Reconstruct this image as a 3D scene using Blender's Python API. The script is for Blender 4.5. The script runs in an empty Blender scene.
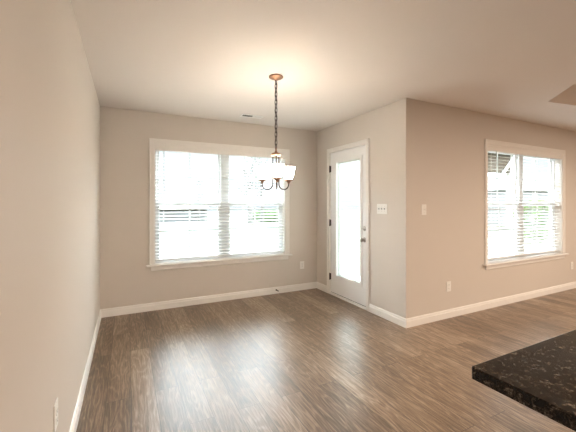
import bpy, bmesh, math, random
from mathutils import Vector, Matrix
random.seed(7)
PI = math.pi
C = bpy.context.scene.collection
S = bpy.context.scene

# ------------------------------------------------------------------ camera
CX, D, W, E, H = 0.2774, 4.2959, 2.926, 2.5006, 2.44
cam = bpy.data.cameras.new('camera')
cam.sensor_fit = 'HORIZONTAL'; cam.sensor_width = 36
cam.lens = 36 * 322.43 / 576
cam.shift_y = -13.1 / 576
cam.clip_start = 0.02
co = bpy.data.objects.new('camera', cam); C.objects.link(co)
co.location = (CX, 0, 1.3235); co.rotation_euler = (PI / 2, 0, -0.4632)
S.camera = co
# ------------------------------------------------------------------ sky, lights, exposure
SKY_LOW, SKY_HIGH = 0.56, 13.0
w = bpy.data.worlds.new('overcast_sky'); S.world = w; w.use_nodes = True
bg = w.node_tree.nodes['Background']
# hazy overcast sky: dull along the horizon, brightest in the band of cloud above it
wt = w.node_tree; tcw = wt.nodes.new('ShaderNodeTexCoord'); spw = wt.nodes.new('ShaderNodeSeparateXYZ'); mrw = wt.nodes.new('ShaderNodeMapRange')
wt.links.new(tcw.outputs['Generated'], spw.inputs[0]); wt.links.new(spw.outputs[2], mrw.inputs[0])
mrw.inputs[1].default_value = 0.16; mrw.inputs[2].default_value = 0.34; mrw.inputs[3].default_value = SKY_LOW; mrw.inputs[4].default_value = SKY_HIGH
mr2 = wt.nodes.new('ShaderNodeMapRange'); wt.links.new(spw.outputs[2], mr2.inputs[0])
mr2.inputs[1].default_value = 0.5; mr2.inputs[2].default_value = 0.9; mr2.inputs[3].default_value = 1.0; mr2.inputs[4].default_value = 0.35
mlw = wt.nodes.new('ShaderNodeMath'); mlw.operation = 'MULTIPLY'; wt.links.new(mrw.outputs[0], mlw.inputs[0]); wt.links.new(mr2.outputs[0], mlw.inputs[1])
wt.links.new(mlw.outputs[0], bg.inputs[1]); bg.inputs[0].default_value = (0.84, 0.93, 1.0, 1)
S.view_settings.view_transform = 'Standard'; S.view_settings.look = 'None'
S.view_settings.gamma = 1; S.view_settings.use_curve_mapping = False
S.view_settings.exposure = 1.34

def light(name, kind, loc, power, color=(1, 1, 1), rot=(0, 0, 0), **kw):
    l = bpy.data.lights.new(name, kind); l.energy = power; l.color = color
    o = bpy.data.objects.new(name, l); C.objects.link(o); o.location = loc; o.rotation_euler = rot
    for k, v in kw.items(): setattr(l, k, v)
    return o
def portal(name, loc, rot, sx, sy):
    o = light(name, 'AREA', loc, 1, rot=rot, shape='RECTANGLE', size=sx, size_y=sy)
    o.data.cycles.is_portal = True
portal('daylight_portal', (1.481, D + 0.17, 1.31), (-PI / 2, 0, 0), 1.82, 1.52)
portal('daylight_portal', (5.228, E + 0.17, 1.31), (-PI / 2, 0, 0), 1.84, 1.52)
portal('daylight_portal', (W + 0.17, 3.51, 1.1), (0, PI / 2, 0), 1.62, 0.54)
WARM = (1.0, 0.82, 0.66)
# kitchen ceiling lamps behind and beside the camera; bar and living room fill added
light('kitchen_ceiling_lamp', 'AREA', (3.0, -1.7, 2.42), 22, WARM, shape='DISK', size=0.7)
light('kitchen_ceiling_lamp', 'AREA', (4.4, -0.9, 2.42), 36, WARM, shape='DISK', size=0.7)
light('bar_fill_light', 'AREA', (2.3, 0.3, 2.42), 11, WARM, shape='DISK', size=0.3)  # unseen fill added to brighten the floor at right
light('living_room_fill_light', 'AREA', (6.2, 0.2, 2.42), 30, WARM, shape='DISK', size=0.4)  # unseen warm fill added for the living room side

# ------------------------------------------------------------------ materials
def mat(name, col, rough=0.5, metal=0.0, spec=0.5, **kw):
    m = bpy.data.materials.new(name); m.use_nodes = True
    b = m.node_tree.nodes['Principled BSDF']
    b.inputs['Base Color'].default_value = (*col, 1); b.inputs['Roughness'].default_value = rough
    b.inputs['Metallic'].default_value = metal; b.inputs['Specular IOR Level'].default_value = spec
    for k, v in kw.items(): b.inputs[k.replace('_', ' ')].default_value = v
    return m
class NT:
    def __init__(s, m): s.t = m.node_tree; s.n = s.t.nodes; s.b = s.n['Principled BSDF']; s.o = s.n['Material Output']
    def add(s, ty, **kw):
        n = s.n.new(ty)
        for k, v in kw.items(): setattr(n, k, v)
        return n
    def link(s, a, b): s.t.links.new(a, b)
    def math(s, op, a, b=None, c=None):
        n = s.add('ShaderNodeMath', operation=op)
        for i, v in enumerate((a, b, c)):
            if v is None: continue
            if isinstance(v, (int, float)): n.inputs[i].default_value = v
            else: s.link(v, n.inputs[i])
        return n.outputs[0]
    def ramp(s, f, stops):
        n = s.add('ShaderNodeValToRGB'); cr = n.color_ramp
        while len(cr.elements) < len(stops): cr.elements.new(0.5)
        for e, (p, c) in zip(cr.elements, stops): e.position = p; e.color = (*c, 1)
        s.link(f, n.inputs[0]); return n.outputs[0]
def paint(name, col, rough, bump=0.04, scale=260):
    m = mat(name, col, rough, spec=0.3); t = NT(m)
    tc = t.add('ShaderNodeTexCoord'); no = t.add('ShaderNodeTexNoise'); no.inputs['Scale'].default_value = scale
    no.inputs['Detail'].default_value = 3
    bu = t.add('ShaderNodeBump'); bu.inputs['Strength'].default_value = bump; bu.inputs['Distance'].default_value = 0.002
    t.link(tc.outputs['Object'], no.inputs['Vector']); t.link(no.outputs['Fac'], bu.inputs['Height'])
    t.link(bu.outputs[0], t.b.inputs['Normal']); return m
M = {}
M['wall'] = paint('greige_wall_paint', (0.64, 0.583, 0.525), 0.6)
M['ceiling'] = paint('ceiling_paint', (0.76, 0.705, 0.655), 0.8, 0.05, 180)
M['trim'] = paint('trim_paint', (0.83, 0.80, 0.76), 0.35, 0.01)
M['door'] = paint('door_paint', (0.84, 0.83, 0.82), 0.35, 0.01)
M['vinyl'] = mat('white_vinyl', (0.82, 0.83, 0.84), 0.4)
M['plate'] = mat('white_plastic', (0.86, 0.84, 0.80), 0.35)
M['slot'] = mat('dark_slot', (0.05, 0.045, 0.04), 0.6)
M['bronze'] = mat('dark_bronze', (0.05, 0.034, 0.026), 0.45, 0.6)
M['copper'] = mat('brushed_bronze', (0.34, 0.19, 0.12), 0.38, 0.85)
M['nickel'] = mat('satin_nickel', (0.42, 0.39, 0.35), 0.28, 1.0)
M['rubber'] = mat('black_rubber', (0.03, 0.03, 0.03), 0.7)
M['wand'] = mat('clear_grey_plastic', (0.42, 0.42, 0.41), 0.3)
def slat_mat():
    m = mat('blind_slat', (0.78, 0.78, 0.77), 0.45, spec=0.3); t = NT(m)
    tr = t.add('ShaderNodeBsdfTranslucent'); tr.inputs[0].default_value = (0.9, 0.9, 0.88, 1)
    mx = t.add('ShaderNodeMixShader'); mx.inputs[0].default_value = 0.08
    t.link(t.b.outputs[0], mx.inputs[1]); t.link(tr.outputs[0], mx.inputs[2]); t.link(mx.outputs[0], t.o.inputs[0]); return m
M['slat'] = slat_mat()
def glass_mat():
    m = bpy.data.materials.new('window_glass'); m.use_nodes = True; t = m.node_tree; t.nodes.clear()
    o = t.nodes.new('ShaderNodeOutputMaterial'); mx = t.nodes.new('ShaderNodeMixShader')
    tr = t.nodes.new('ShaderNodeBsdfTransparent'); tr.inputs[0].default_value = (0.95, 0.97, 0.96, 1)
    gl = t.nodes.new('ShaderNodeBsdfGlossy'); gl.inputs['Roughness'].default_value = 0.02
    lw = t.nodes.new('ShaderNodeLayerWeight'); lw.inputs[0].default_value = 0.5
    pw = t.nodes.new('ShaderNodeMath'); pw.operation = 'POWER'; pw.inputs[1].default_value = 5
    ma = t.nodes.new('ShaderNodeMath'); ma.operation = 'MULTIPLY_ADD'; ma.inputs[1].default_value = 0.9; ma.inputs[2].default_value = 0.03
    t.links.new(lw.outputs['Facing'], pw.inputs[0]); t.links.new(pw.outputs[0], ma.inputs[0]); t.links.new(ma.outputs[0], mx.inputs[0]); t.links.new(tr.outputs[0], mx.inputs[1]); t.links.new(gl.outputs[0], mx.inputs[2])
    t.links.new(mx.outputs[0], o.inputs[0]); return m
M['glass'] = glass_mat()
def screen_mat():
    m = mat('insect_screen_mesh', (0.12, 0.12, 0.12), 0.7); t = NT(m)
    tr = t.add('ShaderNodeBsdfTransparent'); mx = t.add('ShaderNodeMixShader'); mx.inputs[0].default_value = 0.24
    t.link(tr.outputs[0], mx.inputs[1]); t.link(t.b.outputs[0], mx.inputs[2]); t.link(mx.outputs[0], t.o.inputs[0]); return m
M['screen'] = screen_mat()
def shade_mat():
    m = mat('frosted_white_glass', (0.9, 0.88, 0.84), 0.35); t = NT(m)
    tr = t.add('ShaderNodeBsdfTranslucent'); tr.inputs[0].default_value = (0.95, 0.9, 0.82, 1)
    mx = t.add('ShaderNodeMixShader'); mx.inputs[0].default_value = 0.5
    t.link(t.b.outputs[0], mx.inputs[1]); t.link(tr.outputs[0], mx.inputs[2]); t.link(mx.outputs[0], t.o.inputs[0])
    t.b.inputs['Emission Color'].default_value = (1, 0.94, 0.87, 1); t.b.inputs['Emission Strength'].default_value = 29.0
    return m
M['shade'] = shade_mat()
def bulb_mat():
    m = mat('lit_bulb', (1, 1, 1), 0.4)
    b = m.node_tree.nodes['Principled BSDF']; b.inputs['Emission Color'].default_value = (1, 0.85, 0.62, 1)
    b.inputs['Emission Strength'].default_value = 4; return m
M['bulb'] = bulb_mat()
def floor_mat():
    m = mat('vinyl_plank_floor', (0.2, 0.15, 0.1), 0.36, spec=0.5); t = NT(m)
    tc = t.add('ShaderNodeTexCoord'); sp = t.add('ShaderNodeSeparateXYZ'); t.link(tc.outputs['Object'], sp.inputs[0])
    x, y = sp.outputs[0], sp.outputs[1]
    cb = t.add('ShaderNodeCombineXYZ'); t.link(y, cb.inputs[0]); t.link(x, cb.inputs[1])
    br = t.add('ShaderNodeTexBrick'); t.link(cb.outputs[0], br.inputs['Vector'])
    br.offset = 0.37; br.offset_frequency = 2
    for k, v in (('Scale', 1), ('Mortar Size', 0.0016), ('Mortar Smooth', 0.1), ('Bias', 0), ('Brick Width', 1.22), ('Row Height', 0.152)):
        br.inputs[k].default_value = v
    br.inputs['Color1'].default_value = (0, 0, 0, 1); br.inputs['Color2'].default_value = (1, 1, 1, 1); br.inputs['Mortar'].default_value = (0.5, 0.5, 0.5, 1)
    rnd = br.outputs['Color']
    rv = t.math('MULTIPLY', rnd, 37.0)
    # long streaks
    def noise(sx, sy, det, rough=0.6, dist=0.0):
        c = t.add('ShaderNodeCombineXYZ'); t.link(t.math('MULTIPLY', x, sx), c.inputs[0]); t.link(t.math('MULTIPLY', y, sy), c.inputs[1]); t.link(rv, c.inputs[2])
        n = t.add('ShaderNodeTexNoise'); n.inputs['Scale'].default_value = 1; n.inputs['Detail'].default_value = det
        n.inputs['Roughness'].default_value = rough; n.inputs['Distortion'].default_value = dist
        t.link(c.outputs[0], n.inputs['Vector']); return n.outputs['Fac']
    warp = noise(9, 1.3, 2, 0.5)
    fine = noise(230, 11.0, 4, 0.75)
    streak = noise(80, 2.6, 5, 0.75, 0.3)
    blotch = noise(5, 0.9, 3, 0.5)
    # cathedral rings: contour lines of the slow noise
    ring = t.math('SINE', t.math('MULTIPLY', warp, 75.0))
    ring = t.math('MULTIPLY_ADD', ring, 0.5, 0.5)
    ring = t.math('POWER', ring, 2.5)
    v = t.math('MULTIPLY', fine, 0.42)
    v = t.math('MULTIPLY_ADD', streak, 0.50, v)
    v = t.math('MULTIPLY_ADD', blotch, 0.26, v)
    v = t.math('MULTIPLY_ADD', ring, 0.075, v)
    v = t.math('MULTIPLY_ADD', rnd, 0.10, v)
    col = t.ramp(v, [(0.51, (0.068, 0.041, 0.022)), (0.62, (0.150, 0.096, 0.057)), (0.70, (0.245, 0.166, 0.106)), (0.84, (0.44, 0.335, 0.24))])
    mix = t.add('ShaderNodeMixRGB', blend_type='MIX'); t.link(br.outputs['Fac'], mix.inputs[0]); t.link(col, mix.inputs[1]); mix.inputs[2].default_value = (0.045, 0.03, 0.02, 1)
    t.link(mix.outputs[0], t.b.inputs['Base Color'])
    bu = t.add('ShaderNodeBump'); bu.inputs['Strength'].default_value = 0.25; bu.inputs['Distance'].default_value = 0.0015
    t.link(t.math('SUBTRACT', v, t.math('MULTIPLY', br.outputs['Fac'], 1.0)), bu.inputs['Height']); t.link(bu.outputs[0], t.b.inputs['Normal'])
    ro = t.math('MULTIPLY_ADD', fine, 0.12, 0.29); t.link(ro, t.b.inputs['Roughness']); t.b.inputs['Specular IOR Level'].default_value = 0.8
    return m
M['floor'] = floor_mat()
def granite_mat():
    m = mat('dark_brown_granite', (0.03, 0.025, 0.02), 0.16, spec=0.22); t = NT(m)
    tc = t.add('ShaderNodeTexCoord')
    def nz(scale, det, dist=0):
        n = t.add('ShaderNodeTexNoise'); n.inputs['Scale'].default_value = scale; n.inputs['Detail'].default_value = det; n.inputs['Distortion'].default_value = dist
        n.inputs['Roughness'].default_value = 0.65
        t.link(tc.outputs['Object'], n.inputs['Vector']); return n.outputs['Fac']
    a = nz(62, 6, 0.7); b = nz(190, 4); c = nz(22, 4, 1.0)
    v = t.math('ADD', t.math('MULTIPLY', a, 0.55), t.math('ADD', t.math('MULTIPLY', b, 0.25), t.math('MULTIPLY', c, 0.2)))
    col = t.ramp(v, [(0.42, (0.003, 0.0025, 0.002)), (0.50, (0.014, 0.010, 0.007)), (0.56, (0.055, 0.042, 0.030)), (0.63, (0.19, 0.155, 0.12))])
    t.link(col, t.b.inputs['Base Color']); return m
M['granite'] = granite_mat()
def noisy(name, stops, scale, rough=0.9):
    m = mat(name, (0.2, 0.2, 0.2), rough, spec=0.1); t = NT(m)
    tc = t.add('ShaderNodeTexCoord'); n = t.add('ShaderNodeTexNoise'); n.inputs['Scale'].default_value = scale; n.inputs['Detail'].default_value = 5
    t.link(tc.outputs['Object'], n.inputs['Vector']); t.link(t.ramp(n.outputs['Fac'], stops), t.b.inputs['Base Color']); return m
M['lawn'] = noisy('pale_winter_grass', [(0.3, (0.085, 0.09, 0.055)), (0.7, (0.14, 0.135, 0.10))], 0.6)
M['bark'] = noisy('grey_bark', [(0.3, (0.12, 0.115, 0.11)), (0.7, (0.2, 0.19, 0.18))], 9)
M['leaf'] = noisy('green_leaves', [(0.3, (0.04, 0.075, 0.02)), (0.7, (0.10, 0.16, 0.05))], 6)
M['siding'] = noisy('grey_siding', [(0.3, (0.085, 0.085, 0.085)), (0.7, (0.10, 0.10, 0.10))], 2)
M['grey_siding'] = noisy('mid_grey_siding', [(0.3, (0.12, 0.12, 0.12)), (0.7, (0.15, 0.15, 0.15))], 2)
M['pale_siding'] = noisy('pale_siding', [(0.3, (0.55, 0.55, 0.54)), (0.7, (0.62, 0.62, 0.6))], 2)
M['roof'] = noisy('pale_shingles', [(0.3, (0.26, 0.26, 0.26)), (0.7, (0.36, 0.36, 0.35))], 8)
M['timber'] = noisy('brown_porch_timber', [(0.3, (0.035, 0.026, 0.018)), (0.7, (0.06, 0.045, 0.03))], 5)
M['concrete'] = noisy('concrete_slab', [(0.3, (0.42, 0.41, 0.39)), (0.7, (0.5, 0.49, 0.47))], 4)

# ------------------------------------------------------------------ helpers
def box(bm, x0, x1, y0, y1, z0, z1, bev=0.0, mtx=None):
    vs = [bm.verts.new(Vector(p) if mtx is None else mtx @ Vector(p)) for p in
          ((x0, y0, z0), (x1, y0, z0), (x1, y1, z0), (x0, y1, z0), (x0, y0, z1), (x1, y0, z1), (x1, y1, z1), (x0, y1, z1))]
    fs = [bm.faces.new([vs[i] for i in f]) for f in ((3, 2, 1, 0), (4, 5, 6, 7), (0, 1, 5, 4), (1, 2, 6, 5), (2, 3, 7, 6), (3, 0, 4, 7))]
    if bev > 0:
        es = list({e for f in fs for e in f.edges})
        bmesh.ops.bevel(bm, geom=es, offset=bev, segments=2, profile=0.5, affect='EDGES')
def tube(bm, pts, r, n=10, caps=True):
    pts = [Vector(p) for p in pts]
    rs = r if isinstance(r, (list, tuple)) else [r] * len(pts)
    rings = []; up = None
    for i, p in enumerate(pts):
        d = (pts[min(i + 1, len(pts) - 1)] - pts[max(i - 1, 0)]).normalized()
        if up is None: up = Vector((0, 0, 1)) if abs(d.z) < 0.9 else Vector((1, 0, 0))
        a = d.cross(up)
        if a.length < 1e-4: a = d.cross(Vector((0, 1, 0)))
        a.normalize(); b = d.cross(a).normalized(); up = a.cross(d) if False else up
        if i and a.dot(la) < 0: a, b = -a, -b
        la = a
        rings.append([bm.verts.new(p + (a * math.cos(t) + b * math.sin(t)) * rs[i]) for t in [2 * PI * k / n for k in range(n)]])
    for A, B in zip(rings, rings[1:]):
        for k in range(n):
            f = bm.faces.new((A[k], A[(k + 1) % n], B[(k + 1) % n], B[k])); f.smooth = True
    if caps: bm.faces.new(rings[0][::-1]); bm.faces.new(rings[-1])
def lathe(bm, prof, cx=0, cy=0, cz=0, n=28, axis='z', smooth=True):
    rings = []
    for r, z in prof:
        ring = []
        for k in range(n):
            a = 2 * PI * k / n; u, v = r * math.cos(a), r * math.sin(a)
            p = (u, v, z) if axis == 'z' else ((z, u, v) if axis == 'x' else (u, z, v))
            ring.append(bm.verts.new((p[0] + cx, p[1] + cy, p[2] + cz)))
        rings.append(ring)
    for A, B in zip(rings, rings[1:]):
        for k in range(n):
            f = bm.faces.new((A[k], A[(k + 1) % n], B[(k + 1) % n], B[k])); f.smooth = smooth
    if prof[0][0] > 1e-6: bm.faces.new(rings[0][::-1])
    if prof[-1][0] > 1e-6: bm.faces.new(rings[-1])
def prism(bm, prof, p0, axis_dir, out_dir, length):
    """extrude a (out, z) profile along axis_dir"""
    p0, a, o = Vector(p0), Vector(axis_dir), Vector(out_dir)
    A = [bm.verts.new(p0 + o * u + Vector((0, 0, z))) for u, z in prof]
    B = [bm.verts.new(p0 + o * u + Vector((0, 0, z)) + a * length) for u, z in prof]
    n = len(prof)
    for i in range(n): bm.faces.new((A[i], A[(i + 1) % n], B[(i + 1) % n], B[i]))
    bm.faces.new(A[::-1]); bm.faces.new(B)
def obj(name, bm, m, parent=None, label=None, merge=True):
    if merge: bmesh.ops.remove_doubles(bm, verts=bm.verts, dist=1e-6)
    bmesh.ops.recalc_face_normals(bm, faces=bm.faces)
    me = bpy.data.meshes.new(name); bm.to_mesh(me); bm.free()
    me.materials.append(M[m]); o = bpy.data.objects.new(name, me); C.objects.link(o)
    if parent:
        o.parent = parent
        o.data.transform(Matrix.Translation(-total(parent)))
    if label: o['label'] = label
    return o
def total(o):
    v = Vector(o.location)
    while o.parent: o = o.parent; v += Vector(o.location)
    return v
def thing(name, label, cat, loc, group=None, kind=None):
    o = bpy.data.objects.new(name, None); C.objects.link(o); o.location = loc; o.empty_display_size = 0.1
    o['label'] = label; o['category'] = cat
    if group: o['group'] = group
    if kind: o['kind'] = kind
    return o
def struct(o, label, cat): o['kind'] = 'structure'; o['label'] = label; o['category'] = cat; return o
def NB(): return bmesh.new()

# ------------------------------------------------------------------ room shell
TK = 0.16; X1, Y0 = 8.4, -3.6; HT = 2.9
b = NB(); box(b, -TK, X1 + TK, Y0 - TK, E + TK, -0.1, 0); box(b, -TK, W + TK, E + TK, D + TK, -0.1, 0)
struct(obj('floor', b, 'floor', merge=False), 'brown grey wood look plank floor', 'floor')
b = NB(); box(b, -TK, 0, Y0 - TK, D + TK, 0, HT); struct(obj('wall_left', b, 'wall'), 'long blank greige wall on the left', 'wall')
def wall_y(bm, x0, x1, y, hx0, hx1, hz0, hz1):
    box(bm, x0, hx0, y, y + TK, 0, HT); box(bm, hx1, x1, y, y + TK, 0, HT)
    box(bm, hx0, hx1, y, y + TK, 0, hz0); box(bm, hx0, hx1, y, y + TK, hz1, HT)
OW1 = (0.578, 2.384); OW2 = (4.313, 6.144); Z0, Z1 = 0.54, 2.06
b = NB(); wall_y(b, 0, W + TK, D, *OW1, Z0, Z1); struct(obj('wall_back', b, 'wall', merge=False), 'greige wall holding the wide dining room window', 'wall')
b = NB(); wall_y(b, W, X1, E, *OW2, Z0, Z1); struct(obj('wall_right', b, 'wall', merge=False), 'greige wall holding the living room window', 'wall')
DY0, DY1, DZ = 3.105, 3.945, 2.06
b = NB(); box(b, W, W + TK, E + TK, DY0, 0, HT); box(b, W, W + TK, DY1, D, 0, HT); box(b, W, W + TK, DY0, DY1, DZ, HT)
struct(obj('wall_side', b, 'wall', merge=False), 'short greige wall holding the white glazed door', 'wall')
b = NB(); box(b, X1, X1 + TK, Y0 - TK, E + TK, 0, HT); struct(obj('wall_far', b, 'wall'), 'end wall of the living room', 'wall')
b = NB(); box(b, 0, X1, Y0 - TK, Y0, 0, HT); struct(obj('wall_rear', b, 'wall'), 'kitchen wall behind the viewer', 'wall')
# ceiling with a clipped-corner tray over the living room
b = NB()
outer = [(-TK, Y0 - TK), (X1 + TK, Y0 - TK), (X1 + TK, E + TK), (W + TK, E + TK), (W + TK, D + TK), (-TK, D + TK)]
tray = [(4.435, 1.905), (6.9, 1.50), (7.6, 0.8), (7.6, -1.2), (6.9, -1.9), (4.3, -1.9), (3.6, -1.2), (3.6, 1.075)]
def loop(pts, z):
    vs = [b.verts.new((x, y, z)) for x, y in pts]
    return vs, [b.edges.new((vs[i], vs[(i + 1) % len(vs)])) for i in range(len(vs))]
ov, oe = loop(outer, H); tv, te = loop(tray, H)
bmesh.ops.triangle_fill(b, edges=oe + te, use_beauty=True)
for f in [f for f in b.faces if all(v in tv for v in f.verts)]: b.faces.remove(f)
t2 = [b.verts.new((v.co.x, v.co.y, H + 0.24)) for v in tv]
for i in range(len(tv)): b.faces.new((tv[i], tv[(i + 1) % len(tv)], t2[(i + 1) % len(tv)], t2[i]))
b.faces.new(t2)
struct(obj('ceiling', b, 'ceiling'), 'off white ceiling with a recessed tray', 'ceiling')
b = NB(); box(b, -TK, X1 + TK, Y0 - TK, E + TK, HT, HT + 0.1); box(b, -TK, W + TK, E + TK, D + TK, HT, HT + 0.1)
struct(obj('ceiling_deck', b, 'ceiling', merge=False), 'roof deck above the ceiling', 'ceiling')
b = NB(); box(b, -TK - 0.45, W + TK + 0.45, D + TK, D + TK + 0.45, 2.46, 2.6); box(b, W + TK + 0.45, X1 + TK, E + TK, E + TK + 0.45, 2.46, 2.6); box(b, W + TK, W + TK + 0.45, E + TK, D + TK, 2.46, 2.6)  # unseen overhang added to keep high sky light off the blind slats
struct(obj('added_eaves', b, 'trim', merge=False), 'added overhang that blocks high sky light above the windows', 'added_eaves')
# baseboards
PROF = [(0, 0), (0.014, 0), (0.014, 0.066), (0.0095, 0.071), (0.0095, 0.083), (0.006, 0.092), (0, 0.096)]
def baseboard(name, segs, label):
    b = NB()
    for p0, a, o, L in segs: prism(b, PROF, p0, a, o, L)
    struct(obj(name, b, 'trim', merge=False), label, 'baseboard')
baseboard('baseboard_left', [((0, Y0, 0), (0, 1, 0), (1, 0, 0), D - Y0)], 'white baseboard along the left wall')
baseboard('baseboard_back', [((0, D, 0), (1, 0, 0), (0, -1, 0), W)], 'white baseboard under the dining window')
baseboard('baseboard_side', [((W, E - 0.014, 0), (0, 1, 0), (-1, 0, 0), 3.08 - E + 0.014), ((W, 4.0, 0), (0, 1, 0), (-1, 0, 0), D - 4.0)], 'white baseboard either side of the door')
baseboard('baseboard_right', [((W - 0.014, E, 0), (1, 0, 0), (0, -1, 0), X1 - W + 0.014)], 'white baseboard under the living room window')

# ------------------------------------------------------------------ windows
def frame4(bm, x0, x1, z0, z1, y0, y1, wl, wr, wt, wb, bev=0.0):
    box(bm, x0, x0 + wl, y0, y1, z0, z1, bev); box(bm, x1 - wr, x1, y0, y1, z0, z1, bev)
    box(bm, x0 + wl, x1 - wr, y0, y1, z1 - wt, z1, bev); box(bm, x0 + wl, x1 - wr, y0, y1, z0, z0 + wb, bev)
def window(name, label, x0, x1, y):
    zs = 0.565
    root = thing(name, label, 'window', ((x0 + x1) / 2, y, zs), kind='structure')
    cw = 0.057; b = NB()
    for s, (xa, xb) in ((-1, (x0 - cw, x0)), (1, (x1, x1 + cw))):
        box(b, xa, xb, y - 0.012, y, zs, Z1 + cw, 0.002)
        xo = xa if s < 0 else xb - 0.016
        box(b, xo, xo + 0.016, y - 0.019, y - 0.012, zs, Z1 + cw, 0.003)
    box(b, x0, x1, y - 0.012, y, Z1, Z1 + cw, 0.002); box(b, x0 - cw, x1 + cw, y - 0.019, y - 0.012, Z1 + cw - 0.016, Z1 + cw, 0.003)
    obj('window_casing', b, 'trim', root, merge=False)
    b = NB(); box(b, x0 - cw - 0.035, x1 + cw + 0.035, y - 0.05, y, Z0 + 0.002, zs, 0.006); box(b, x0, x1, y - 0.01, y + 0.09, Z0, zs)
    obj('window_stool', b, 'trim', root, merge=False)
    b = NB(); prism(b, [(0, 0), (0.008, 0), (0.016, 0.012), (0.016, 0.056), (0, 0.056)], (x0 - cw + 0.02, y, Z0 - 0.055), (1, 0, 0), (0, -1, 0), x1 - x0 + 2 * cw - 0.04)
    obj('window_apron', b, 'trim', root)
    b = NB(); box(b, x0, x0 + 0.012, y, y + 0.09, zs, Z1); box(b, x1 - 0.012, x1, y, y + 0.09, zs, Z1); box(b, x0 + 0.012, x1 - 0.012, y, y + 0.09, Z1 - 0.012, Z1)
    obj('window_jamb', b, 'trim', root, merge=False)
    xm = (x0 + x1) / 2; zm = 1.31; ya, yb = y + 0.09, y + 0.155
    b = NB(); frame4(b, x0, x1, Z0, Z1, ya, yb, 0.035, 0.035, 0.035, 0.045, 0.003); box(b, xm - 0.05, xm + 0.05, ya - 0.004, yb, Z0 + 0.045, Z1 - 0.035, 0.003)
    obj('window_frame', b, 'vinyl', root, merge=False)
    for xa, xb in ((x0 + 0.035, xm - 0.05), (xm + 0.05, x1 - 0.035)):
        for up in (0, 1):
            za, zb = (zm - 0.02, Z1 - 0.035) if up else (Z0 + 0.045, zm + 0.02)
            y0, y1 = (ya + 0.033, ya + 0.055) if up else (ya + 0.006, ya + 0.03)
            b = NB(); frame4(b, xa, xb, za, zb, y0, y1, 0.034, 0.034, 0.034, 0.036, 0.002)
            s = obj('window_sash', b, 'vinyl', root, merge=False)
            g = NB(); yc = (y0 + y1) / 2
            gx0, gx1, gz0, gz1 = xa + 0.034, xb - 0.034, za + 0.036, zb - 0.034
            mx, mz = (gx0 + gx1) / 2, (gz0 + gz1) / 2
            box(g, mx - 0.009, mx + 0.009, yc + 0.002, yc + 0.007, gz0, gz1); box(g, gx0, mx - 0.009, yc + 0.002, yc + 0.007, mz - 0.009, mz + 0.009); box(g, mx + 0.009, gx1, yc + 0.002, yc + 0.007, mz - 0.009, mz + 0.009)
            obj('muntin_grid', g, 'vinyl', s, merge=False)
            p = NB(); box(p, gx0, gx1, yc - 0.001, yc + 0.001, gz0, gz1); obj('window_pane', p, 'glass', s)
        b = NB(); vs = [b.verts.new(q) for q in ((xa, yb - 0.006, Z0 + 0.045), (xb, yb - 0.006, Z0 + 0.045), (xb, yb - 0.006, zm), (xa, yb - 0.006, zm))]; b.faces.new(vs)
        obj('insect_screen', b, 'screen', root)
    return root
window('window_1', 'wide white twin window of the dining room, behind the chandelier', *OW1, D)
window('window_2', 'white twin window of the living room on the right', *OW2, E)

def blind(label, x0, x1, y, wand_dx, wand_len):
    xa, xb = x0 + 0.016, x1 - 0.016; yc = y + 0.046
    root = thing('window_blind', label, 'blind', ((x0 + x1) / 2, yc, 0.6), 'white slatted window blinds')
    b = NB(); prism(b, [(0, 0), (0.004, -0.003), (0.012, 0.004), (0.012, 0.05), (0.016, 0.058), (0.016, 0.066), (0, 0.066)], (xa - 0.003, y + 0.016, 1.981), (1, 0, 0), (0, -1, 0), xb - xa + 0.006)
    obj('valance', b, 'trim', root)
    b = NB(); box(b, xa, xb, yc - 0.022, yc + 0.026, 1.994, 2.043, 0.003); obj('headrail', b, 'plate', root)
    b = NB(); n = 32; zt, zb = 1.972, 0.642
    m4 = None
    for i in range(n):
        z = zt + (zb - zt) * i / (n - 1)
        R = Matrix.Translation((0, yc, z)) @ Matrix.Rotation(math.radians(SLAT_TILT), 4, 'X')
        box(b, xa + 0.002, xb - 0.002, -0.025, 0.025, -0.0018, 0.0018, 0, R)
    obj('slats', b, 'slat', root, merge=False)
    b = NB(); box(b, xa + 0.002, xb - 0.002, yc - 0.025, yc + 0.025, 0.600, 0.617, 0.003); obj('bottom_rail', b, 'slat', root)
    for k in range(4):
        x = xa + (xb - xa) * (0.055 + 0.89 * k / 3)
        b = NB()
        for dy in (-0.0275, 0.0275): tube(b, [(x, yc + dy, 1.995), (x, yc + dy, 0.605)], 0.0016, 6)
        obj('ladder_cord', b, 'plate', root)
    b = NB(); xw = x0 + wand_dx; tube(b, [(xw, y - 0.001, 1.985), (xw, y - 0.002, 1.985 - wand_len), (xw, y - 0.002, 1.975 - wand_len)], [0.0035, 0.005, 0.003], 8)
    obj('tilt_wand', b, 'wand', root)
SLAT_TILT = 11
blind('white slatted blind lowered over the wide dining room window', *OW1, D, 0.115, 0.56)
blind('white slatted blind lowered over the living room window at right', *OW2, E, 0.20, 0.55)

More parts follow.
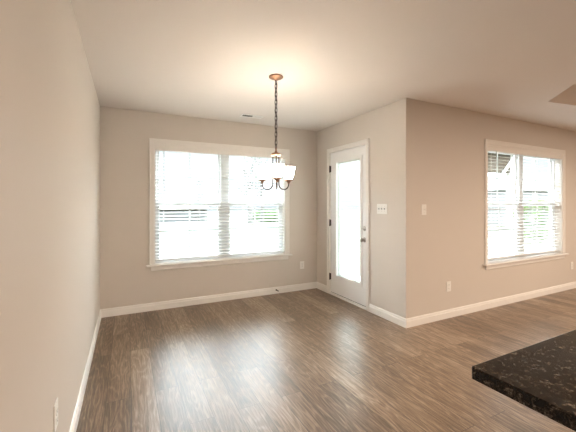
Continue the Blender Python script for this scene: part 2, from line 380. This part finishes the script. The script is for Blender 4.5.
# ------------------------------------------------------------------ door
dr = thing('door_1', 'white glazed back door with dark hinges and nickel knob', 'door', (W, (DY0 + DY1) / 2, 0), kind='structure')
b = NB()
for ya, yb, yo in ((3.076, 3.133, 3.076), (3.935, 3.992, 3.976)):
    box(b, W - 0.012, W, ya, yb, 0, DZ + 0.05, 0.002); box(b, W - 0.019, W - 0.012, yo, yo + 0.016, 0, DZ + 0.05, 0.003)
box(b, W - 0.012, W, 3.133, 3.935, 2.052, DZ + 0.05, 0.002); box(b, W - 0.019, W - 0.012, 3.076, 3.992, DZ + 0.034, DZ + 0.05, 0.003)
obj('door_casing', b, 'trim', dr, merge=False)
b = NB(); box(b, W, W + TK, DY0, 3.117, 0, DZ); box(b, W, W + TK, 3.933, DY1, 0, DZ); box(b, W, W + TK, 3.117, 3.933, 2.048, DZ)
box(b, W + 0.058, W + TK, 3.117, 3.133, 0.03, 2.048); box(b, W + 0.058, W + TK, 3.917, 3.933, 0.03, 2.048)
obj('door_jamb', b, 'trim', dr, merge=False)
b = NB(); box(b, W - 0.012, W + TK, 3.117, 3.933, 0, 0.018, 0.004); box(b, W + 0.02, W + TK, 3.117, 3.933, 0.018, 0.0285); obj('threshold', b, 'plate', dr, merge=False)
b = NB(); box(b, W + 0.012, W + 0.05, 3.122, 3.929, 0.0285, 0.036); obj('door_sweep', b, 'rubber', dr, label='black rubber sweep under the door')
SX0, SX1 = W + 0.008, W + 0.052
b = NB(); sy0, sy1, gz0, gz1, gy0, gy1 = 3.121, 3.930, 0.285, 1.908, 3.235, 3.79
box(b, SX0, SX1, sy0, gy0, 0.036, 2.044); box(b, SX0, SX1, gy1, sy1, 0.036, 2.044); box(b, SX0, SX1, gy0, gy1, 0.036, gz0); box(b, SX0, SX1, gy0, gy1, gz1, 2.044)
slab = obj('door_slab', b, 'door', dr, merge=False)
b = NB(); fw_ = 0.034
for xs in (SX0 - 0.011, SX1):
    for ya, yb, za, zb in ((gy0 - 0.018, gy0 + 0.018, gz0 - 0.018, gz1 + 0.018), (gy1 - 0.018, gy1 + 0.018, gz0 - 0.018, gz1 + 0.018)):
        box(b, xs, xs + 0.011, ya, yb, za, zb, 0.004)
    for za in (gz0 - 0.018, gz1 - 0.018): box(b, xs, xs + 0.011, gy0 + 0.018, gy1 - 0.018, za, za + 0.036, 0.004)
obj('glazing_frame', b, 'door', slab, merge=False)
b = NB()
for xs in (SX0 + 0.004, SX1 - 0.006): box(b, xs, xs + 0.002, gy0, gy1, gz0, gz1)
obj('door_glass', b, 'glass', slab, merge=False)
b = NB(); n = 84
for i in range(n):
    z = gz1 - 0.03 - (gz1 - gz0 - 0.05) * i / (n - 1)
    box(b, 0, 0.013, gy0 + 0.02, gy1 - 0.035, 0, 0.0006, 0, Matrix.Translation((W + 0.0235, 0, z)) @ Matrix.Rotation(math.radians(35), 4, 'Y'))
obj('enclosed_slats', b, 'slat', slab, label='thin white slats sealed inside the door glass', merge=False)
b = NB(); box(b, W + 0.022, W + 0.038, gy0 + 0.016, gy1 - 0.016, gz1 - 0.035, gz1 - 0.012); obj('slat_headrail', b, 'plate', slab)
b = NB(); box(b, SX0 - 0.004, SX0 + 0.003, gy0 + 0.02, gy0 + 0.030, 0.95, 1.72, 0.001); obj('tilt_slider', b, 'wand', slab, label='thin grey slider along the door glass')
for z in (0.256, 1.035, 1.815):
    b = NB(); tube(b, [(W - 0.006, 3.932, z - 0.05), (W - 0.006, 3.932, z + 0.05)], 0.0075, 10)
    box(b, W - 0.003, W + 0.0075, 3.914, 3.9335, z - 0.045, z + 0.045)
    obj('hinge', b, 'bronze', dr, label='dark bronze door hinge', merge=False)
b = NB(); ky, kz = 3.175, 0.862; kx = SX0
lathe(b, [(0.0, kx), (0.032, kx - 0.001), (0.032, kx - 0.006), (0.026, kx - 0.010), (0.012, kx - 0.013), (0.011, kx - 0.030), (0.020, kx - 0.038), (0.027, kx - 0.048), (0.027, kx - 0.058), (0.020, kx - 0.066), (0.0, kx - 0.068)], 0, ky, kz, 24, 'x')
obj('door_knob', b, 'nickel', dr, label='round nickel door knob')
b = NB(); kz = 1.003
lathe(b, [(0.0, kx), (0.030, kx - 0.001), (0.030, kx - 0.008), (0.022, kx - 0.014), (0.0, kx - 0.015)], 0, ky, kz, 24, 'x')
box(b, kx - 0.030, kx - 0.012, ky - 0.016, ky + 0.016, kz - 0.005, kz + 0.005, 0.002)
obj('deadbolt', b, 'nickel', dr, label='nickel thumb turn deadbolt', merge=False)

# ------------------------------------------------------------------ peninsula
b = NB(); box(b, 1.13, 3.0, -0.02, 0.19, 0, 0.884); struct(obj('wall_peninsula', b, 'wall'), 'low wall carrying the granite bar top', 'wall')
b = NB()
pts = []
x0, x1, y0, y1 = 1.047, 3.05, -0.58, 0.518; r = 0.007
for k in range(5):
    a = PI / 2 + PI / 2 * k / 4; pts.append((x0 + r + r * math.cos(a), y1 - r + r * math.sin(a)))
pts += [(x0, y0), (x1, y0), (x1, y1)]
lo = [b.verts.new((x, y, 0.885)) for x, y in pts]; hi = [b.verts.new((x, y, 0.915)) for x, y in pts]
b.faces.new(lo[::-1]); top = b.faces.new(hi)
for i in range(len(pts)): b.faces.new((lo[i], lo[(i + 1) % len(pts)], hi[(i + 1) % len(pts)], hi[i]))
bmesh.ops.bevel(b, geom=list(top.edges), offset=0.003, segments=2, profile=0.5, affect='EDGES')
o = obj('countertop', b, 'granite'); o['label'] = 'dark speckled granite bar top jutting in at lower right'; o['category'] = 'countertop'

# ------------------------------------------------------------------ chandelier
cx, cy = 1.455, 2.595
ch = thing('chandelier', 'bronze three light chandelier with white glass shades hanging on a chain', 'chandelier', (cx, cy, H))
b = NB(); lathe(b, [(0.0, H - 0.0005), (0.062, H - 0.001), (0.064, H - 0.008), (0.058, H - 0.014), (0.040, H - 0.022), (0.022, H - 0.028), (0.010, H - 0.036), (0.0, H - 0.037)], cx, cy, 0, 32)
obj('canopy', b, 'copper', ch)
def link_(bm, z, rot, hh=0.023, ww=0.0115, r=0.0029):
    pts = []
    for k in range(17):
        a = 2 * PI * k / 16
        u = ww * math.cos(a); v = (hh - ww) * (1 if math.sin(a) > 0.01 else -1 if math.sin(a) < -0.01 else 0) + ww * math.sin(a)
        pts.append((cx + u * math.cos(rot), cy + u * math.sin(rot), z + v))
    tube(bm, pts, r, 6, False)
b = NB(); zc = H - 0.05; z_end = 1.822; n = int((zc - z_end) / 0.034); st = (zc - z_end) / n
for i in range(n + 1): link_(b, zc - i * st, (PI / 2) * (i % 2) + 0.5)
obj('chain', b, 'bronze', ch, label='dark bronze hanging chain', merge=False)
b = NB(); tube(b, [(cx + 0.003 * math.sin(i * 1.7), cy + 0.003 * math.cos(i * 1.7), H - 0.035 - i * (H - 0.035 - 1.79) / 16) for i in range(17)], 0.0019, 6)
obj('lamp_wire', b, 'bronze', ch)
b = NB(); lathe(b, [(0.0, 1.812), (0.006, 1.810), (0.008, 1.785), (0.010, 1.778), (0.016, 1.768), (0.036, 1.763), (0.043, 1.755), (0.043, 1.744), (0.036, 1.736), (0.012, 1.732), (0.0, 1.730)], cx, cy, 0, 28)
obj('collar', b, 'copper', ch)
CUP = 1.519; RC, RR = 0.138, 0.031
toward = math.atan2(0 - cy, CX - cx)
for k in range(3):
    a = toward + math.radians(4) + k * 2 * PI / 3
    ux, uy = math.cos(a), math.sin(a)
    pts = [(RR, 1.742), (RR, 1.70), (RR, 1.62), (RR, 1.54)]
    rm = (RC + RR) / 2; hw = (RC - RR) / 2; zl = 1.493; dep = 0.050
    pts += [(rm - hw * math.cos(t), zl - dep * math.sin(t)) for t in [PI * q / 12 for q in range(13)]]
    pts += [(RC, CUP - 0.006)]
    b = NB(); tube(b, [(cx + ux * r, cy + uy * r, z) for r, z in pts], 0.0058, 8)
    arm = obj('arm', b, 'bronze', ch)
    px, py = cx + ux * RC, cy + uy * RC
    b = NB(); lathe(b, [(0.0, CUP - 0.022), (0.008, CUP - 0.021), (0.011, CUP - 0.010), (0.020, CUP), (0.033, CUP + 0.008), (0.036, CUP + 0.014), (0.034, CUP + 0.017), (0.0, CUP + 0.017)], px, py, 0, 24)
    obj('socket_cup', b, 'copper', arm)
    z0 = CUP + 0.018
    out = [(0.028, 0), (0.034, 0.010), (0.041, 0.028), (0.046, 0.055), (0.051, 0.080), (0.059, 0.110)]
    prof = [(r, z0 + z) for r, z in out] + [(r - 0.004, z0 + z) for r, z in out[::-1]]
    b = NB(); lathe(b, prof + [prof[0]], px, py, 0, 32)
    obj('glass_shade', b, 'shade', arm, label='lit white frosted glass shade')
    b = NB(); lathe(b, [(0.0, z0 - 0.001), (0.013, z0), (0.013, z0 + 0.025), (0.020, z0 + 0.040), (0.022, z0 + 0.055), (0.016, z0 + 0.068), (0.0, z0 + 0.074)], px, py, 0, 16)
    obj('bulb', b, 'bulb', arm)
    light('chandelier_bulb_light', 'POINT', (px, py, z0 + 0.095), 0.12, (1, 0.78, 0.56), shadow_soft_size=0.03)

# ------------------------------------------------------------------ ceiling vent
vx0, vx1, vy0, vy1 = 1.57, 1.86, 3.855, 3.985
v = thing('ceiling_vent', 'white two way air register on the ceiling near the back wall', 'vent', ((vx0 + vx1) / 2, (vy0 + vy1) / 2, H))
b = NB()
for xa, xb, ya, yb in ((vx0, vx1, vy0, vy0 + 0.022), (vx0, vx1, vy1 - 0.022, vy1), (vx0, vx0 + 0.022, vy0 + 0.022, vy1 - 0.022), (vx1 - 0.022, vx1, vy0 + 0.022, vy1 - 0.022)):
    box(b, xa, xb, ya, yb, H - 0.006, H - 0.0005, 0.002)
obj('vent_frame', b, 'plate', v, merge=False)
b = NB(); box(b, vx0 + 0.022, vx1 - 0.022, vy0 + 0.022, vy1 - 0.022, H - 0.0015, H - 0.0005); obj('vent_throat', b, 'slot', v)
vm = (vx0 + vx1) / 2
for s in (0, 1):
    b = NB(); xa, xb = (vx0 + 0.024, vm - 0.004) if s == 0 else (vm + 0.004, vx1 - 0.024)
    k = 9
    for i in range(k):
        x = xa + (xb - xa) * (i + 0.5) / k
        box(b, -0.006, 0.006, vy0 + 0.022, vy1 - 0.022, -0.0005, 0.0005, 0, Matrix.Translation((x, 0, H - 0.007)) @ Matrix.Rotation(math.radians(42 if s else -42), 4, 'Y'))
    obj('louvers', b, 'plate', v, merge=False)

# ------------------------------------------------------------------ outlets, switches, door stop
def on_wall(axis, p, u0, u1, z0, z1, d0, d1, bm, bev=0.0):
    """box on a wall: axis 'y' = wall facing -y at y=p, 'x-' = facing -x, 'x+' = facing +x; d measured into the room"""
    if axis == 'y': box(bm, u0, u1, p - d1, p - d0, z0, z1, bev)
    elif axis == 'x-': box(bm, p - d1, p - d0, u0, u1, z0, z1, bev)
    else: box(bm, p + d0, p + d1, u0, u1, z0, z1, bev)
def outlet(label, axis, p, u, z):
    loc = (u, p, z) if axis == 'y' else (p, u, z)
    r = thing('wall_outlet', label, 'outlet', loc, 'white wall outlets')
    b = NB(); on_wall(axis, p, u - 0.036, u + 0.036, z - 0.058, z + 0.058, 0.0003, 0.006, b, 0.0025); obj('cover_plate', b, 'plate', r)
    for s in (-1, 1):
        zz = z + s * 0.0195
        b = NB(); on_wall(axis, p, u - 0.0165, u + 0.0165, zz - 0.014, zz + 0.014, 0.005, 0.0085, b, 0.002); so = obj('socket_face', b, 'plate', r)
        b = NB()
        for du in (-0.0065, 0.0065): on_wall(axis, p, u + du - 0.0012, u + du + 0.0012, zz - 0.002, zz + 0.007, 0.008, 0.0088, b)
        on_wall(axis, p, u - 0.0025, u + 0.0025, zz - 0.010, zz - 0.0055, 0.008, 0.0088, b)
        obj('socket_slots', b, 'slot', so, merge=False)
    b = NB(); on_wall(axis, p, u - 0.003, u + 0.003, z - 0.003, z + 0.003, 0.0055, 0.0068, b, 0.001); obj('screw', b, 'nickel', r)
def switch(label, axis, p, u, z, gangs):
    loc = (u, p, z) if axis == 'y' else (p, u, z); hw = 0.036 + 0.023 * (gangs - 1)
    r = thing('light_switch', label, 'switch', loc, None)
    b = NB(); on_wall(axis, p, u - hw, u + hw, z - 0.058, z + 0.058, 0.0003, 0.006, b, 0.0025); obj('cover_plate', b, 'plate', r)
    for g in range(gangs):
        uu = u + (g - (gangs - 1) / 2) * 0.046
        b = NB(); on_wall(axis, p, uu - 0.0055, uu + 0.0055, z - 0.012, z + 0.012, 0.0055, 0.007, b); on_wall(axis, p, uu - 0.004, uu + 0.004, z - 0.002, z + 0.009, 0.006, 0.017, b, 0.0015)
        obj('toggle', b, 'wand' if gangs > 1 else 'plate', r, merge=False)
        for s in (-1, 1):
            b = NB(); on_wall(axis, p, uu - 0.003, uu + 0.003, z + s * 0.03 - 0.003, z + s * 0.03 + 0.003, 0.0055, 0.0068, b, 0.001); obj('screw', b, 'nickel', r)
outlet('white outlet on the back wall right of the dining window', 'y', D, 2.661, 0.378)
outlet('white outlet on the long left wall in the lower left corner', 'x+', 0, 1.692, 0.408)
outlet('white outlet on the right wall between the outer corner and the window', 'y', E, 3.596, 0.36)
outlet('white outlet at far right below the living room window', 'y', E, 6.43, 0.355)
switch('wide white three toggle switch plate right of the door', 'x-', W, 2.858, 1.254, 3)
switch('small white single switch plate right of the outer corner', 'y', E, 3.192, 1.249, 1)
ds = thing('door_stop', 'small dark spring door stop on the back baseboard', 'door stop', (2.225, D - 0.014, 0.055))
b = NB(); lathe(b, [(0.0, D - 0.0142), (0.012, D - 0.0145), (0.012, D - 0.018), (0.006, D - 0.022), (0.0, D - 0.022)], 2.225, 0, 0.055, 14, 'y'); obj('stop_base', b, 'bronze', ds)
b = NB(); tube(b, [(2.225 + 0.006 * math.cos(k * 0.9), D - 0.020 - k * 0.00085, 0.055 + 0.006 * math.sin(k * 0.9)) for k in range(60)], 0.0016, 5); obj('spring', b, 'bronze', ds)
b = NB(); lathe(b, [(0.0, D - 0.069), (0.008, D - 0.070), (0.009, D - 0.080), (0.0, D - 0.083)], 2.225, 0, 0.055, 14, 'y'); obj('rubber_tip', b, 'rubber', ds)

# ------------------------------------------------------------------ outdoors
b = NB(); gy = [(-30, -0.25), (E + TK, -0.25), (6, -0.25), (48, -1.5), (160, -3.5)]
rows = [[b.verts.new((x, y, z)) for x in (-120, W + TK, 180)] for y, z in gy]
for A, B in zip(rows, rows[1:]):
    for k in range(2): b.faces.new((A[k], A[k + 1], B[k + 1], B[k]))
struct(obj('lawn', b, 'lawn'), 'pale lawn outside the windows', 'lawn')
b = NB(); box(b, W + TK + 0.002, 5.6, E + TK + 0.002, 4.75, -0.3, -0.03); struct(obj('porch_slab', b, 'concrete'), 'concrete patio outside the door', 'patio')
po = thing('patio_cover', 'dark timber patio cover with braced posts outside the living room window', 'patio cover', (7.6, 5.2, -0.25))
b = NB(); box(b, 6.2, 8.75, 4.3, 6.4, 2.45, 2.55); obj('roof_deck', b, 'timber', po)
b = NB(); box(b, 6.2, 8.35, 4.45, 4.57, 2.02, 2.45, 0.01); obj('beam', b, 'timber', po)
for px_, py_ in ((8.42, 4.51), (6.3, 4.51), (8.6, 6.3), (6.3, 6.3)):
    b = NB(); box(b, px_ - 0.05, px_ + 0.05, py_ - 0.05, py_ + 0.05, -0.25, 2.45, 0.008); obj('post', b, 'pale_siding', po)
b = NB(); tube(b, [(8.40, 4.40, 2.38), (7.95, 4.40, 1.98)], 0.04, 4); obj('brace', b, 'pale_siding', po)
def ground(y): return -0.25 if y < 6 else -0.25 - 1.25 * (y - 6) / 42 if y < 48 else -1.5
def tree(label, x, y, h, r, seed):
    rd = random.Random(seed); z = ground(y)
    t = thing('bare_tree', label, 'tree', (x, y, z), 'bare trees beyond the lawn')
    tp = [(x, y, z - 0.1), (x + 0.05, y, z + h * 0.3), (x - 0.1, y, z + h * 0.6), (x + 0.1, y, z + h)]
    b = NB(); tube(b, tp, [r * 1.2, r, r * 0.7, r * 0.25], 9); obj('trunk', b, 'bark', t)
    b = NB()
    for k in range(16):
        f = 0.28 + 0.68 * k / 16; a = rd.uniform(0, 2 * PI); L = h * rd.uniform(0.25, 0.42) * (1.15 - f * 0.6)
        p = Vector((x, y, z + h * f)); pts = [p]; d = Vector((math.cos(a), math.sin(a), 0.8)).normalized()
        for q in range(4):
            d = (d + Vector((rd.uniform(-.25, .25), rd.uniform(-.25, .25), rd.uniform(0, .3)))).normalized(); pts.append(pts[-1] + d * L / 4)
        tube(b, pts, [r * 0.4, r * 0.32, r * 0.24, r * 0.16, r * 0.06], 5)
        for q in (1, 2, 3):
            for s in range(2):
                dd = (d + Vector((rd.uniform(-1, 1), rd.uniform(-1, 1), rd.uniform(0, .7)))).normalized()
                tube(b, [pts[q], pts[q] + dd * L * 0.2, pts[q] + dd * L * 0.42 + Vector((0, 0, L * .05))], [r * 0.16, r * 0.1, r * 0.03], 4)
    obj('branches', b, 'bark', t, merge=False)
def at(px, y):
    r = (px - 288) / 322.43; c, s = math.cos(0.4632), math.sin(0.4632)
    dx, dy = r * c + s, -r * s + c
    return CX + dx * y / dy
tree('thickest bare tree outside the dining window, left of the chandelier', at(250, 34), 34, 8.5, 0.26, 3)
tree('slim bare tree outside the dining window, right behind the chandelier', at(262, 36), 36, 8.0, 0.18, 5)
tree('thin bare tree outside the dining window, left of its mullion', at(199, 44), 44, 6.0, 0.12, 9)
def house(label, x0, x1, y, depth, hw, roof_h, wallm):
    z = ground(y) - 0.1
    hs = thing('neighbour_house', label, 'house', ((x0 + x1) / 2, y, z))
    b = NB(); box(b, x0, x1, y, y + depth, z, z + hw); obj('house_wall', b, wallm, hs)
    b = NB(); prism(b, [(-0.4, z + hw), (depth / 2, z + hw + roof_h), (depth + 0.4, z + hw), (depth / 2, z + hw + roof_h - 0.15)][:3], (x0 - 0.4, y, 0), (1, 0, 0), (0, 1, 0), x1 - x0 + 0.8)
    obj('house_roof', b, 'roof', hs)
    for k in range(2):
        b = NB()
        xx = x0 + (x1 - x0) * (0.25 + 0.5 * k); box(b, xx - 0.5, xx + 0.5, y - 0.03, y, z + hw * 0.4, z + hw * 0.85)
        obj('house_window', b, 'slot', hs)
house('low grey house beyond the lawn outside the dining window', at(158, 46), at(207, 46), 46, 6, 1.95, 0.9, 'siding')
def shrub(label, x, y, w_, h, seed, n=900):
    rd = random.Random(seed); z = ground(y)
    t = thing('green_shrub', label, 'shrub', (x, y, z), 'green shrubs outside')
    b = NB(); tube(b, [(x, y, z - 0.05), (x, y, z + h * 0.6)], [0.06, 0.02], 6); obj('stem', b, 'bark', t)
    b = NB()
    for k in range(n):
        u = Vector((rd.gauss(0, 1), rd.gauss(0, 1), rd.gauss(0, 1))).normalized() * rd.uniform(0.6, 1) ** 0.5
        c = Vector((x + u.x * w_ / 2, y + u.y * w_ / 2, z + h * 0.52 + u.z * h * 0.48))
        a = Vector((rd.gauss(0, 1), rd.gauss(0, 1), rd.gauss(0, 1))).normalized(); q = a.orthogonal().normalized(); s = rd.uniform(0.05, 0.10) * max(1, w_ / 1.5)
        vs = [b.verts.new(c + d) for d in (a * s, q * s * 0.5, -a * s, -q * s * 0.5)]; b.faces.new(vs)
    obj('foliage', b, 'leaf', t, merge=False)
house('grey house beyond the shrub outside the living room window', at(518, 14), at(640, 14), 14, 6, 2.9, 1.8, 'grey_siding')
shrub('tall green shrub outside the living room window, in its right half', at(534, 7.2), 7.2, 1.7, 1.75, 1)
shrub('broad green shrub beyond the lawn at right of the dining window', at(268, 40), 40, 5.0, 1.6, 2)
